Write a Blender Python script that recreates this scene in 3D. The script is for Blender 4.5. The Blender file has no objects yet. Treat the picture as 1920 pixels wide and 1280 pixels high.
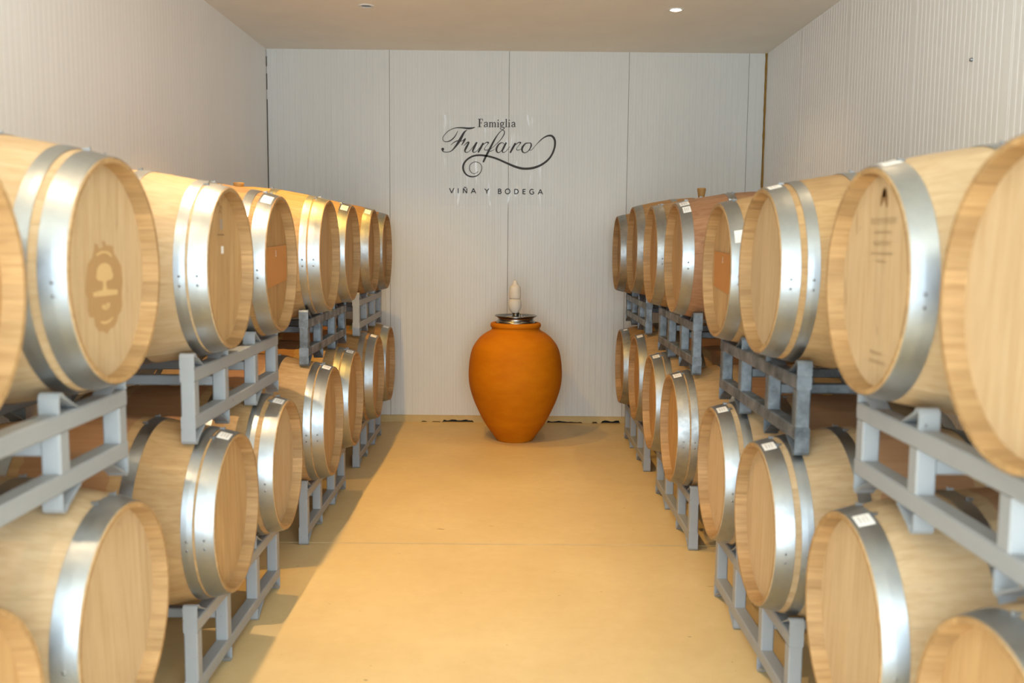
import bpy, math, random
from mathutils import Matrix, Vector

S = bpy.context.scene
COL = S.collection
R = math.radians
random.seed(7)

# ------------------------------------------------------------------ camera
cam_d = bpy.data.cameras.new('camera')
cam = bpy.data.objects.new('camera', cam_d)
COL.objects.link(cam)
right = Vector((0.99995606, -0.00096054, 0.00932479))
up = Vector((-0.00917173, 0.10534426, 0.99439352))
back = right.cross(up)
cam.matrix_world = Matrix(((right.x, up.x, back.x, 0.0276),
                           (right.y, up.y, back.y, 0.0),
                           (right.z, up.z, back.z, 1.5697),
                           (0, 0, 0, 1)))
cam_d.sensor_width = 36.0
cam_d.lens = 1795.665 * 36.0 / 1920.0
cam_d.clip_start = 0.05
cam_d.dof.use_dof = True
cam_d.dof.focus_distance = 6.6
cam_d.dof.aperture_fstop = 2.6
S.camera = cam

# ------------------------------------------------------------------ world, daylight, exposure
world = bpy.data.worlds.new('world')
S.world = world
world.use_nodes = True
wbg = world.node_tree.nodes['Background']
wbg.inputs['Color'].default_value = (0.80, 0.90, 1.0, 1)
wbg.inputs['Strength'].default_value = 1.0

DAY_POWER = 310.0
day_d = bpy.data.lights.new('doorway_daylight', 'AREA')
day_d.shape = 'RECTANGLE'
day_d.size = 4.0
day_d.size_y = 2.95
day_d.energy = DAY_POWER
day_d.color = (0.72, 0.88, 1.0)
day = bpy.data.objects.new('doorway_daylight', day_d)
day.location = (0.06, -1.83, 1.50)
day.rotation_euler = (R(90), 0, 0)
COL.objects.link(day)

S.view_settings.view_transform = 'Standard'
S.view_settings.look = 'None'
S.view_settings.gamma = 1.0
S.view_settings.use_curve_mapping = False
S.view_settings.exposure = 0.35

# lamps set in the ceiling: x, y, power, colour, lens brightness, half beam angle
AMBER = (1.0, 0.57, 0.10)
WARM = (1.0, 0.72, 0.42)
LAMPS = [
    (-0.965, 6.67, 60.0, AMBER, 0.0, 90, 'small recessed ceiling spotlight above the far left barrels'),
    (-0.965, 5.07, 135.0, AMBER, 0.0, 100, 'recessed ceiling spotlight above the fifth barrel of the left row'),
    (-0.965, 3.47, 150.0, WARM, 0.0, 92, 'recessed ceiling spotlight above the third barrel of the left row'),
    (-0.965, 1.87, 35.0, WARM, 0.0, 90, 'recessed ceiling spotlight above the nearest left barrels'),
    (1.130, 6.69, 16.0, WARM, 30.0, 130, 'glowing recessed ceiling downlight above the far right barrels'),
    (1.130, 3.47, 9.0, WARM, 30.0, 130, 'recessed ceiling downlight above the near right barrels'),
]

# room measures
D = 8.179            # back wall
Y0 = -1.80           # wall behind the viewer, with the doorway
XL, XR, H = -2.026, 2.147, 3.132


# ------------------------------------------------------------------ helpers
def lin(r, g, b):
    def f(c):
        c /= 255.0
        return c / 12.92 if c <= 0.04045 else ((c + 0.055) / 1.055) ** 2.4
    return (f(r), f(g), f(b), 1.0)


class MB:
    """collects vertices and faces of one mesh"""
    def __init__(s):
        s.v, s.f, s.sm = [], [], []

    def face(s, pts, smooth=False):
        i = len(s.v)
        s.v += [tuple(p) for p in pts]
        s.f.append(tuple(range(i, i + len(pts))))
        s.sm.append(smooth)

    def grid(s, rows, smooth=True, close=False):
        """rows: list of point lists; quads between them"""
        i = len(s.v)
        n = len(rows[0])
        for r_ in rows:
            s.v += [tuple(p) for p in r_]
        m = len(rows)
        for a in range(m - 1):
            for b in range(n if close else n - 1):
                c = (b + 1) % n
                s.f.append((i + a * n + b, i + a * n + c, i + (a + 1) * n + c, i + (a + 1) * n + b))
                s.sm.append(smooth)

    def box(s, x0, x1, y0, y1, z0, z1):
        P = lambda a, b, c: ((x0, x1)[a], (y0, y1)[b], (z0, z1)[c])
        s.face([P(0, 0, 0), P(0, 1, 0), P(1, 1, 0), P(1, 0, 0)])
        s.face([P(0, 0, 1), P(1, 0, 1), P(1, 1, 1), P(0, 1, 1)])
        s.face([P(0, 0, 0), P(1, 0, 0), P(1, 0, 1), P(0, 0, 1)])
        s.face([P(1, 1, 0), P(0, 1, 0), P(0, 1, 1), P(1, 1, 1)])
        s.face([P(0, 1, 0), P(0, 0, 0), P(0, 0, 1), P(0, 1, 1)])
        s.face([P(1, 0, 0), P(1, 1, 0), P(1, 1, 1), P(1, 0, 1)])

    def rbox(s, x0, x1, y0, y1, z0, z1, axis, b=0.004):
        """box with bevelled long edges, long axis 'x','y' or 'z'"""
        def prof(a0, a1, c0, c1):
            return [(a0 + b, c0), (a1 - b, c0), (a1, c0 + b), (a1, c1 - b), (a1 - b, c1), (a0 + b, c1), (a0, c1 - b), (a0, c0 + b)]
        if axis == 'y':
            pr = prof(x0, x1, z0, z1)
            mk = lambda q, t: (q[0], t, q[1])
            t0, t1 = y0, y1
        elif axis == 'z':
            pr = prof(x0, x1, y0, y1)
            mk = lambda q, t: (q[0], q[1], t)
            t0, t1 = z0, z1
        else:
            pr = prof(y0, y1, z0, z1)
            mk = lambda q, t: (t, q[0], q[1])
            t0, t1 = x0, x1
        n = len(pr)
        for k in range(n):
            a, c = pr[k], pr[(k + 1) % n]
            s.face([mk(a, t0), mk(c, t0), mk(c, t1), mk(a, t1)])
        s.face([mk(q, t0) for q in pr])
        s.face([mk(q, t1) for q in pr])

    def lathe(s, prof, n=48, axis='z', c=(0, 0, 0), smooth=True):
        rows = []
        for r_, h in prof:
            row = []
            for k in range(n):
                a = 2 * math.pi * k / n
                p, q = r_ * math.cos(a), r_ * math.sin(a)
                row.append((c[0] + p, c[1] + q, c[2] + h) if axis == 'z' else (c[0] + h, c[1] + p, c[2] + q))
            rows.append(row)
        s.grid(rows, smooth, True)

    def mesh(s, name, fix=True):
        me = bpy.data.meshes.new(name)
        me.from_pydata(s.v, [], s.f)
        me.polygons.foreach_set('use_smooth', s.sm)
        me.update()
        if fix:
            import bmesh
            bm = bmesh.new()
            bm.from_mesh(me)
            bmesh.ops.recalc_face_normals(bm, faces=bm.faces)
            bm.to_mesh(me)
            bm.free()
        return me


def obj(name, me, mat=None, parent=None, loc=None, rot=None):
    if isinstance(me, MB):
        me = me.mesh(name)
    o = bpy.data.objects.new(name, me)
    COL.objects.link(o)
    if parent is not None:
        o.parent = parent
    if loc is not None:
        o.location = loc
    if rot is not None:
        o.rotation_euler = rot
    if mat is not None:
        if not me.materials:
            me.materials.append(mat)
        elif me.materials[0] != mat:
            o.material_slots[0].link = 'OBJECT'
            o.material_slots[0].material = mat
    return o


def empty(name, loc=(0, 0, 0)):
    o = bpy.data.objects.new(name, None)
    o.empty_display_size = 0.1
    o.location = loc
    COL.objects.link(o)
    return o


def tag(o, label, cat, group=None):
    o['label'] = label
    o['category'] = cat
    if group:
        o['group'] = group
    return o


def structure(o, label=None):
    o['kind'] = 'structure'
    if label:
        o['label'] = label
    return o


# ------------------------------------------------------------------ materials
def new_mat(name):
    m = bpy.data.materials.new(name)
    m.use_nodes = True
    nt = m.node_tree
    return m, nt, nt.nodes['Principled BSDF']


def N(nt, kind, **kw):
    n = nt.nodes.new(kind)
    for k, v in kw.items():
        setattr(n, k, v)
    return n


def mixrgb(nt, fac, a, b, blend='MIX'):
    n = nt.nodes.new('ShaderNodeMix')
    n.data_type = 'RGBA'
    n.blend_type = blend
    for sock, val in ((n.inputs[0], fac), (n.inputs[6], a), (n.inputs[7], b)):
        if isinstance(val, bpy.types.NodeSocket):
            nt.links.new(val, sock)
        else:
            sock.default_value = val
    return n.outputs[2]


def math_n(nt, op, a, b=None, clamp=False):
    n = nt.nodes.new('ShaderNodeMath')
    n.operation = op
    n.use_clamp = clamp
    for sock, val in ((n.inputs[0], a), (n.inputs[1], b)):
        if val is None:
            continue
        if isinstance(val, bpy.types.NodeSocket):
            nt.links.new(val, sock)
        else:
            sock.default_value = val
    return n.outputs[0]


def ramp(nt, fac, stops):
    n = nt.nodes.new('ShaderNodeValToRGB')
    e = n.color_ramp.elements
    while len(e) < len(stops):
        e.new(0.5)
    for el, (p, c) in zip(e, stops):
        el.position = p
        el.color = c if len(c) == 4 else (*c, 1)
    nt.links.new(fac, n.inputs[0])
    return n.outputs[0]


def obj_coords(nt, scale, rand=True):
    tc = N(nt, 'ShaderNodeTexCoord')
    mp = N(nt, 'ShaderNodeMapping')
    mp.inputs['Scale'].default_value = scale
    nt.links.new(tc.outputs['Object'], mp.inputs['Vector'])
    if rand:
        oi = N(nt, 'ShaderNodeObjectInfo')
        cb = N(nt, 'ShaderNodeCombineXYZ')
        r1 = math_n(nt, 'MULTIPLY', oi.outputs['Random'], 57.0)
        r2 = math_n(nt, 'MULTIPLY', oi.outputs['Random'], 31.0)
        nt.links.new(r1, cb.inputs[0])
        nt.links.new(r2, cb.inputs[1])
        nt.links.new(r1, cb.inputs[2])
        nt.links.new(cb.outputs[0], mp.inputs['Location'])
    return mp.outputs[0], tc


def noise(nt, vec, scale, detail=3.0, rough=0.55, dist=0.0):
    n = N(nt, 'ShaderNodeTexNoise')
    n.inputs['Scale'].default_value = scale
    n.inputs['Detail'].default_value = detail
    n.inputs['Roughness'].default_value = rough
    n.inputs['Distortion'].default_value = dist
    if vec is not None:
        nt.links.new(vec, n.inputs['Vector'])
    return n.outputs['Fac']


def bump(nt, bsdf, height, strength, dist=0.002):
    b = N(nt, 'ShaderNodeBump')
    b.inputs['Strength'].default_value = strength
    b.inputs['Distance'].default_value = dist
    nt.links.new(height, b.inputs['Height'])
    nt.links.new(b.outputs[0], bsdf.inputs['Normal'])


def oak(name, light, dark, grain_axis, vary=0.16, stain=None, knots=0.0):
    """grain along the local axis; every board its own tone"""
    m, nt, b = new_mat(name)
    sc = (1.2, 22, 22) if grain_axis == 'x' else (22, 22, 1.2)
    v, tc = obj_coords(nt, sc)
    g = noise(nt, v, 3.0, 5.0, 0.6, 0.4)
    col = ramp(nt, g, [(0.22, dark), (0.60, light)])
    v2, _ = obj_coords(nt, (3, 6, 6) if grain_axis == 'x' else (6, 6, 3))
    blot = noise(nt, v2, 1.6, 3.0, 0.6)
    col = mixrgb(nt, ramp(nt, blot, [(0.35, (0, 0, 0)), (0.75, (0.45, 0.45, 0.45))]), col, dark)
    if knots:
        v3, _ = obj_coords(nt, (9, 22, 22) if grain_axis == 'x' else (22, 22, 9))
        kn = noise(nt, v3, 1.0, 2.0, 0.5, 0.6)
        kd = (dark[0] * 0.45, dark[1] * 0.38, dark[2] * 0.34, 1)
        col = mixrgb(nt, ramp(nt, kn, [(0.69, (0, 0, 0)), (0.77, (knots, knots, knots))]), col, kd)
    if stain:
        sx = N(nt, 'ShaderNodeSeparateXYZ')
        nt.links.new(tc.outputs['Object'], sx.inputs[0])
        ax = math_n(nt, 'ABSOLUTE', sx.outputs[0])
        nn = math_n(nt, 'MULTIPLY', math_n(nt, 'SUBTRACT', blot, 0.5), 0.05)
        msk = math_n(nt, 'LESS_THAN', math_n(nt, 'ADD', ax, nn), 0.145)
        msk = math_n(nt, 'MULTIPLY', msk, stain[1])
        col = mixrgb(nt, msk, col, stain[0])
    oi = N(nt, 'ShaderNodeObjectInfo')
    hsv = N(nt, 'ShaderNodeHueSaturation')
    val = N(nt, 'ShaderNodeMapRange')
    val.inputs[3].default_value = 1.0 - vary
    val.inputs[4].default_value = 1.0 + vary * 0.7
    nt.links.new(oi.outputs['Random'], val.inputs[0])
    nt.links.new(val.outputs[0], hsv.inputs['Value'])
    nt.links.new(col, hsv.inputs['Color'])
    nt.links.new(hsv.outputs[0], b.inputs['Base Color'])
    b.inputs['Roughness'].default_value = 0.62
    b.inputs['Specular IOR Level'].default_value = 0.3
    bump(nt, b, g, 0.12, 0.001)
    return m


def metal(name, base, rough, metallic=1.0, mott=0.12, scale=18.0, bumpy=0.05):
    m, nt, b = new_mat(name)
    v, _ = obj_coords(nt, (1, 1, 1))
    n1 = noise(nt, v, scale, 4.0, 0.65)
    d = tuple(c * (1 - mott * 2) for c in base[:3]) + (1,)
    l = tuple(min(1, c * (1 + mott)) for c in base[:3]) + (1,)
    nt.links.new(ramp(nt, n1, [(0.3, d), (0.7, l)]), b.inputs['Base Color'])
    b.inputs['Metallic'].default_value = metallic
    rr = ramp(nt, n1, [(0.3, (rough * 1.25,) * 3), (0.7, (rough * 0.8,) * 3)])
    nt.links.new(rr, b.inputs['Roughness'])
    if bumpy:
        bump(nt, b, n1, bumpy, 0.001)
    return m


def paint(name, base, rough, var=0.05, scale=6.0, chips=None, spec=0.5):
    m, nt, b = new_mat(name)
    v, _ = obj_coords(nt, (1, 1, 1))
    n1 = noise(nt, v, scale, 4.0, 0.6)
    d = tuple(c * (1 - var) for c in base[:3]) + (1,)
    col = ramp(nt, n1, [(0.3, d), (0.7, base)])
    if chips:
        n2 = noise(nt, v, 34.0, 3.0, 0.6)
        col = mixrgb(nt, ramp(nt, n2, [(0.71, (0, 0, 0)), (0.73, (0.9, 0.9, 0.9))]), col, chips)
    nt.links.new(col, b.inputs['Base Color'])
    b.inputs['Roughness'].default_value = rough
    b.inputs['Specular IOR Level'].default_value = spec
    return m


def plain(name, base, rough=0.6, metallic=0.0, spec=0.4):
    m, nt, b = new_mat(name)
    v, _ = obj_coords(nt, (1, 1, 1))
    n1 = noise(nt, v, 25.0, 2.0)
    d = tuple(c * 0.9 for c in base[:3]) + (1,)
    nt.links.new(mixrgb(nt, n1, base, d), b.inputs['Base Color'])
    b.inputs['Roughness'].default_value = rough
    b.inputs['Metallic'].default_value = metallic
    b.inputs['Specular IOR Level'].default_value = spec
    return m


def emit(name, col, strength):
    m, nt, b = new_mat(name)
    b.inputs['Base Color'].default_value = (*col, 1)
    b.inputs['Emission Color'].default_value = (*col, 1)
    b.inputs['Emission Strength'].default_value = strength
    return m


M = {}
OAK = {
    'pale': (lin(206, 176, 134), lin(186, 152, 106)),
    'gold': (lin(202, 164, 112), lin(176, 134, 84)),
    'worn': (lin(192, 150, 94), lin(150, 106, 60)),
    'red': (lin(192, 144, 102), lin(164, 108, 70)),
}
STAIN = (lin(146, 92, 66), 0.5)
def dim(c, f):
    return (c[0] * f, c[1] * f * 1.01, c[2] * f * 1.06, 1.0)


for k, (l, d) in OAK.items():
    hl, hd = dim(l, 0.92), dim(d, 0.92)
    l, d = dim(l, 0.76), dim(d, 0.76)
    M['stave_' + k] = oak('oak_stave_' + k, l, d, 'x', 0.06 if k == 'pale' else 0.10, None, 0.5 if k in ('worn', 'red') else 0.25)
    M['wine_' + k] = oak('oak_stave_wine_stained_' + k, l, d, 'x', 0.06, STAIN, 0.3)
    M['head_' + k] = oak('oak_head_' + k, hl, hd, 'z', 0.05 if k == 'pale' else 0.09, None, 0.3)
M['end_grain'] = oak('oak_end_grain', lin(178, 142, 96), lin(142, 106, 66), 'x', 0.16)
M['hoop'] = metal('galvanised_hoop', (0.345, 0.365, 0.38), 0.40, 1.0, 0.05, 10.0, 0.02)
M['hoop_dull'] = metal('dull_galvanised_hoop', (0.34, 0.35, 0.35), 0.44, 1.0, 0.12, 12)
M['rivet'] = metal('rivet_steel', (0.32, 0.33, 0.34), 0.42)
M['rack_paint'] = paint('rack_grey_paint', lin(147, 148, 148), 0.5, 0.06, 5.0, lin(90, 88, 84))
M['rack_zinc'] = metal('rack_zinc', (0.20, 0.22, 0.235), 0.5, 0.6, 0.30, 11.0, 0.1)
M['paper'] = paint('white_paper', lin(240, 234, 226), 0.7, 0.03, 30)
M['ink'] = plain('black_ink', lin(58, 54, 50), 0.7)
M['label_ink'] = plain('faded_ink', lin(206, 199, 190), 0.7)
M['stamp'] = plain('branded_wood', lin(174, 136, 90), 0.65)
M['stamp_light'] = plain('unbranded_wood', lin(208, 172, 118), 0.65)
M['burn'] = plain('burnt_brand', lin(138, 104, 66), 0.7)
M['faded'] = plain('faded_brand', lin(182, 150, 110), 0.7)
M['card'] = paint('cardboard', lin(190, 128, 66), 0.8, 0.06, 9)
M['bung'] = paint('bung_silicone', lin(170, 128, 66), 0.55, 0.08, 12)
M['steel'] = metal('stainless_steel', (0.30, 0.29, 0.27), 0.22, 1.0, 0.06, 30, 0.0)
M['black'] = plain('black_void', (0.01, 0.01, 0.01, 1), 0.9)
M['white_trim'] = paint('white_trim', lin(225, 222, 215), 0.4, 0.03)

# white sandwich panel
def panel_mat(name, c, rough=0.42):
    m, nt, b = new_mat(name)
    v, _ = obj_coords(nt, (1, 1, 0.25), False)
    n1 = noise(nt, v, 3.0, 4.0, 0.6)
    nt.links.new(ramp(nt, n1, [(0.3, tuple(x * 0.95 for x in c[:3])), (0.7, c)]), b.inputs['Base Color'])
    b.inputs['Roughness'].default_value = rough
    b.inputs['Specular IOR Level'].default_value = 0.35
    return m


M['panel'] = panel_mat('white_panel', lin(246, 243, 238))
M['panel_dimmed'] = panel_mat('dimmed_white_panel', lin(211, 207, 199))  # white panel greyed for the back wall, standing in for weaker light there
M['ceiling'] = panel_mat('ceiling_panel', lin(248, 240, 224), 0.6)


def floor_material():
    m, nt, b = new_mat('painted_concrete')
    v, _ = obj_coords(nt, (1, 1, 1), False)
    n1 = noise(nt, v, 1.3, 5.0, 0.6)
    n2 = noise(nt, v, 14.0, 4.0, 0.65)
    col = ramp(nt, n1, [(0.3, lin(206, 178, 128)), (0.7, lin(218, 192, 142))])
    col = mixrgb(nt, ramp(nt, n2, [(0.35, (0, 0, 0)), (0.8, (0.28, 0.28, 0.28))]), col, lin(190, 160, 112))
    v2, _ = obj_coords(nt, (1, 2.2, 1), False)
    n3 = noise(nt, v2, 7.0, 2.0, 0.5, 0.3)
    col = mixrgb(nt, ramp(nt, n3, [(0.755, (0, 0, 0)), (0.79, (0.7, 0.7, 0.7))]), col, lin(128, 98, 62))
    n4 = noise(nt, v2, 26.0, 1.0, 0.5)
    col = mixrgb(nt, ramp(nt, n4, [(0.79, (0, 0, 0)), (0.81, (0.8, 0.8, 0.8))]), col, lin(96, 78, 56))
    nt.links.new(col, b.inputs['Base Color'])
    b.inputs['Roughness'].default_value = 0.55
    b.inputs['Specular IOR Level'].default_value = 0.3
    bump(nt, b, n2, 0.08, 0.002)
    return m


M['floor'] = floor_material()


def crack_material():
    m, nt, b = new_mat('floor_joint_filler')
    v, _ = obj_coords(nt, (1, 0.2, 1), False)
    n1 = noise(nt, v, 4.0, 4.0, 0.7)
    nt.links.new(ramp(nt, n1, [(0.40, lin(180, 150, 104)), (0.52, lin(84, 62, 36))]), b.inputs['Base Color'])
    b.inputs['Roughness'].default_value = 0.8
    return m


M['joint'] = crack_material()


def jar_material():
    m, nt, b = new_mat('terracotta')
    v, _ = obj_coords(nt, (1, 1, 2.5), False)
    n1 = noise(nt, v, 5.0, 4.0, 0.6)
    col = ramp(nt, n1, [(0.3, lin(182, 103, 4)), (0.7, lin(196, 116, 6))])
    nt.links.new(col, b.inputs['Base Color'])
    b.inputs['Roughness'].default_value = 0.72
    b.inputs['Specular IOR Level'].default_value = 0.12
    bump(nt, b, n1, 0.05, 0.003)
    return m


M['jar'] = jar_material()


def airlock_material():
    m, nt, b = new_mat('translucent_plastic')
    v, _ = obj_coords(nt, (1, 1, 1), False)
    n1 = noise(nt, v, 9.0, 2.0)
    nt.links.new(ramp(nt, n1, [(0.3, lin(224, 214, 200)), (0.7, lin(236, 228, 216))]), b.inputs['Base Color'])
    b.inputs['Roughness'].default_value = 0.4
    b.inputs['Transmission Weight'].default_value = 0.35
    b.inputs['IOR'].default_value = 1.3
    return m


M['airlock'] = airlock_material()


def film_material():
    m = bpy.data.materials.new('clear_vinyl_film')
    m.use_nodes = True
    nt = m.node_tree
    nt.nodes.clear()
    out = N(nt, 'ShaderNodeOutputMaterial')
    tr = N(nt, 'ShaderNodeBsdfTransparent')
    tr.inputs[0].default_value = (0.985, 0.985, 0.98, 1)
    pr = N(nt, 'ShaderNodeBsdfGlossy')
    pr.inputs['Color'].default_value = (1, 1, 1, 1)
    pr.inputs['Roughness'].default_value = 0.5
    v, _ = obj_coords(nt, (26, 1, 5), False)
    n1 = noise(nt, v, 1.0, 2.0, 0.5)
    fac = ramp(nt, n1, [(0.60, (0.015, 0.015, 0.015)), (0.82, (0.30, 0.30, 0.30))])
    mx = N(nt, 'ShaderNodeMixShader')
    nt.links.new(fac, mx.inputs[0])
    nt.links.new(tr.outputs[0], mx.inputs[1])
    nt.links.new(pr.outputs[0], mx.inputs[2])
    nt.links.new(mx.outputs[0], out.inputs[0])
    return m


M['film'] = film_material()
M['foam'] = paint('aged_foam_sealant', lin(150, 112, 44), 0.85, 0.25, 25)
M['sealant'] = paint('dark_corner_gap', lin(92, 88, 76), 0.9, 0.2, 20)
M['ledge'] = paint('ochre_floor_ledge', lin(192, 164, 110), 0.7, 0.1, 12)

# ------------------------------------------------------------------ the room
# floor: two cast slabs with a filled joint between them
JY = 4.832
fl = MB()
fl.box(XL - 0.1, XR + 0.1, Y0 - 1.5, D + 0.15, -0.14, -0.004)
floor = structure(obj('floor', fl, M['joint']), 'ochre painted concrete floor')
for y0, y1 in ((Y0 - 1.5, JY - 0.0055), (JY + 0.0055, D + 0.15)):
    sl = MB()
    sl.box(XL - 0.1, XR + 0.1, y0, y1, -0.0045, 0.0)
    obj('slab', sl, M['floor'], floor)

ce = MB()
ce.box(XL - 0.1, XR + 0.1, Y0, D + 0.1, H, H + 0.1)
ceiling = structure(obj('ceiling', ce, M['ceiling']), 'flat white ceiling')


def ribbed_panel(width, height, depth, pitch=0.05, thick=0.03, edge=0.003, lip=0.006):
    """vertical ribbed panel in local x (width), z (height), front face towards -y"""
    pts = [(edge, lip), (edge + 0.002, 0.0)]
    x = edge + 0.012
    while x + pitch < width - 0.012:
        pts += [(x, 0.0), (x + 0.003, depth), (x + pitch * 0.5 - 0.002, depth), (x + pitch * 0.5 + 0.001, 0.0)]
        x += pitch
    pts += [(width - edge - 0.002, 0.0), (width - edge, lip)]
    mb = MB()
    for (a, da), (c, dc) in zip(pts[:-1], pts[1:]):
        mb.face([(a, da, 0), (c, dc, 0), (c, dc, height), (a, da, height)])
    mb.face([(edge, thick, 0), (edge, thick, height), (edge, lip, height), (edge, lip, 0)])
    mb.face([(width - edge, lip, 0), (width - edge, lip, height), (width - edge, thick, height), (width - edge, thick, 0)])
    mb.face([(a, da, height) for a, da in pts] + [(width - edge, thick, height), (edge, thick, height)])
    mb.face([(a, da, 0) for a, da in reversed(pts)] + [(edge, thick, 0), (width - edge, thick, 0)])
    return mb.mesh('panel', fix=False)


ZP = 0.055
# back wall: five upright panels
wb = MB()
wb.box(XL - 0.1, XR + 0.1, D + 0.03, D + 0.12, -0.1, H + 0.1)
wall_back = structure(obj('wall_back', wb, M['black']), 'back wall of upright white ribbed panels')
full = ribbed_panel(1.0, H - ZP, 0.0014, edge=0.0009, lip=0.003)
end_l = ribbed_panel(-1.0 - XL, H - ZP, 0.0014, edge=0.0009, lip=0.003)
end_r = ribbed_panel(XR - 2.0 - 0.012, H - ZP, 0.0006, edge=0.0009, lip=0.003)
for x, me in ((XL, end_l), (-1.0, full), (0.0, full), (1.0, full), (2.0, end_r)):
    obj('panel', me, M['panel_dimmed'], wall_back, (x, D, ZP))

# side walls: one metre panels
wl = MB()
wl.box(XL - 0.13, XL - 0.03, Y0, D + 0.12, -0.1, H + 0.1)
wall_left = structure(obj('wall_left', wl, M['panel']), 'smooth white panelled wall on the left')
wr = MB()
wr.box(XR + 0.03, XR + 0.13, Y0, D + 0.12, -0.1, H + 0.1)
wall_right = structure(obj('wall_right', wr, M['panel']), 'white ribbed wall on the right')
side_l = ribbed_panel(1.0, H, 0.0003, edge=0.00005, lip=0.0003)
side_r = ribbed_panel(1.0, H, 0.0011, edge=0.00005, lip=0.0011)
y = D - 1.0
while y > Y0 - 0.9:
    obj('panel', side_l, M['panel'], wall_left, (XL, y, 0), (0, 0, R(90)))
    obj('panel', side_r, M['panel'], wall_right, (XR, y + 1.0, 0), (0, 0, R(-90)))
    y -= 1.0
sc = MB()
sc.lathe([(0.0, -0.012), (0.006, -0.012), (0.009, -0.006), (0.009, 0.002)], 10, 'x')
obj('screw', sc, M['rivet'], wall_right, (XR, 4.527, 2.416))

# wall behind the viewer, open to the yard through a wide doorway
wf = MB()
wf.box(XL - 0.1, XL + 0.07, Y0 - 0.12, Y0, 0, H + 0.1)
wf.box(XR - 0.07, XR + 0.1, Y0 - 0.12, Y0, 0, H + 0.1)
wf.box(XL + 0.07, XR - 0.07, Y0 - 0.12, Y0, 3.0, H + 0.1)
structure(obj('wall_front', wf, M['panel']), 'white wall with a wide open doorway')

# ragged ledge along the foot of the back wall
lg = MB()
n = 320
top, bot = [], []
for k in range(n + 1):
    x = XL + (XR - XL) * k / n
    gap = 0.0
    for g0, g1, gh in ((-1.20, -1.14, 0.010), (-0.73, -0.69, 0.012), (-0.64, -0.57, 0.008), (-0.55, -0.28, 0.021), (0.36, 0.52, 0.018), (0.52, 0.66, 0.010),
                       (0.75, 0.78, 0.012), (0.82, 0.98, 0.024), (1.2, 1.5, 0.015)):
        if g0 < x < g1:
            gap = gh * (0.6 + 0.4 * math.sin(x * 31.0) ** 2) + 0.004 * random.random()
    bot.append((x, gap))
for (xa, ga), (xb, gb) in zip(bot[:-1], bot[1:]):
    lg.face([(xa, D - 0.016, ga), (xb, D - 0.016, gb), (xb, D - 0.012, ZP), (xa, D - 0.012, ZP)])
    lg.face([(xa, D - 0.012, ZP), (xb, D - 0.012, ZP), (xb, D + 0.004, ZP + 0.004), (xa, D + 0.004, ZP + 0.004)])
    lg.face([(xa, D - 0.006, ga), (xa, D - 0.016, ga), (xb, D - 0.016, gb), (xb, D - 0.006, gb)])
structure(obj('baseboard_back', lg.mesh('baseboard_back', fix=False), M['ledge']), 'ochre ledge with dark gaps at the foot of the back wall')

# corner joints
ft = MB()
pts = []
nz = 60
for k in range(nz + 1):
    z = ZP + (H - ZP) * k / nz
    w = 0.010 + 0.008 * random.random()
    ww = 0.006 + 0.003 * random.random()
    pts.append([(XR - 0.0005, D - w, z), (XR - ww * 0.6, D - w * 0.8, z), (XR - w * 0.9, D - ww, z), (XR - w, D + 0.001, z)])
ft.grid(pts, True)
structure(obj('trim_1', ft.mesh('trim_1', fix=False), M['foam']), 'brown foam bead in the right back corner')
st = MB()
for z0, z1 in ((2.99, 3.07), (2.80, 2.93), (1.9, 2.72)):
    st.box(XL - 0.001, XL + 0.007, D - 0.008, D + 0.001, z0, z1)
structure(obj('trim_2', st, M['sealant']), 'dark gap in the left back corner')

# ------------------------------------------------------------------ ceiling lamps
for (x, y, pw, colr, lens, beam, lab) in LAMPS:
    t = tag(empty('ceiling_downlight', (x, y, H)), lab, 'ceiling light')
    rg = MB()
    rg.lathe([(0.034, 0.001), (0.034, -0.003), (0.046, -0.006), (0.054, -0.003), (0.055, 0.0005)], 32)
    obj('trim_ring', rg, M['white_trim'], t)
    ln = MB()
    if lens > 0:
        ln.lathe([(0.0001, -0.0095), (0.018, -0.008), (0.034, -0.002)], 32)
        obj('lens', ln, emit('lamp_lens', (1.0, 0.86, 0.62), lens), t)
    else:
        ln.lathe([(0.0001, -0.001), (0.034, -0.0015)], 32)
        obj('lens', ln, M['rivet'], t)
    ld = bpy.data.lights.new('lamp_light', 'SPOT')
    ld.energy = pw
    ld.color = colr
    ld.spot_size = R(beam)
    ld.spot_blend = 0.8
    ld.shadow_soft_size = 0.012
    lo = bpy.data.objects.new('lamp_light', ld)
    COL.objects.link(lo)
    lo.parent = t
    lo.location = (0, 0, -0.035)
    if lens == 0:      # swivel spots, aimed at the aisle and the back wall
        lo.rotation_euler = Vector((0.08, 0.20, -1.0)).to_track_quat('-Z', 'Y').to_euler()

# ------------------------------------------------------------------ barrels
BL, RB, RC = 0.95, 0.347, 0.279      # length, bilge radius, chime radius
HL = BL / 2


def rad(x):
    return RB - (RB - RC) * (abs(x) / HL) ** 2


STATIONS = [-HL, -0.36, -0.22, -0.08, 0.08, 0.22, 0.36, HL]


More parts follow.
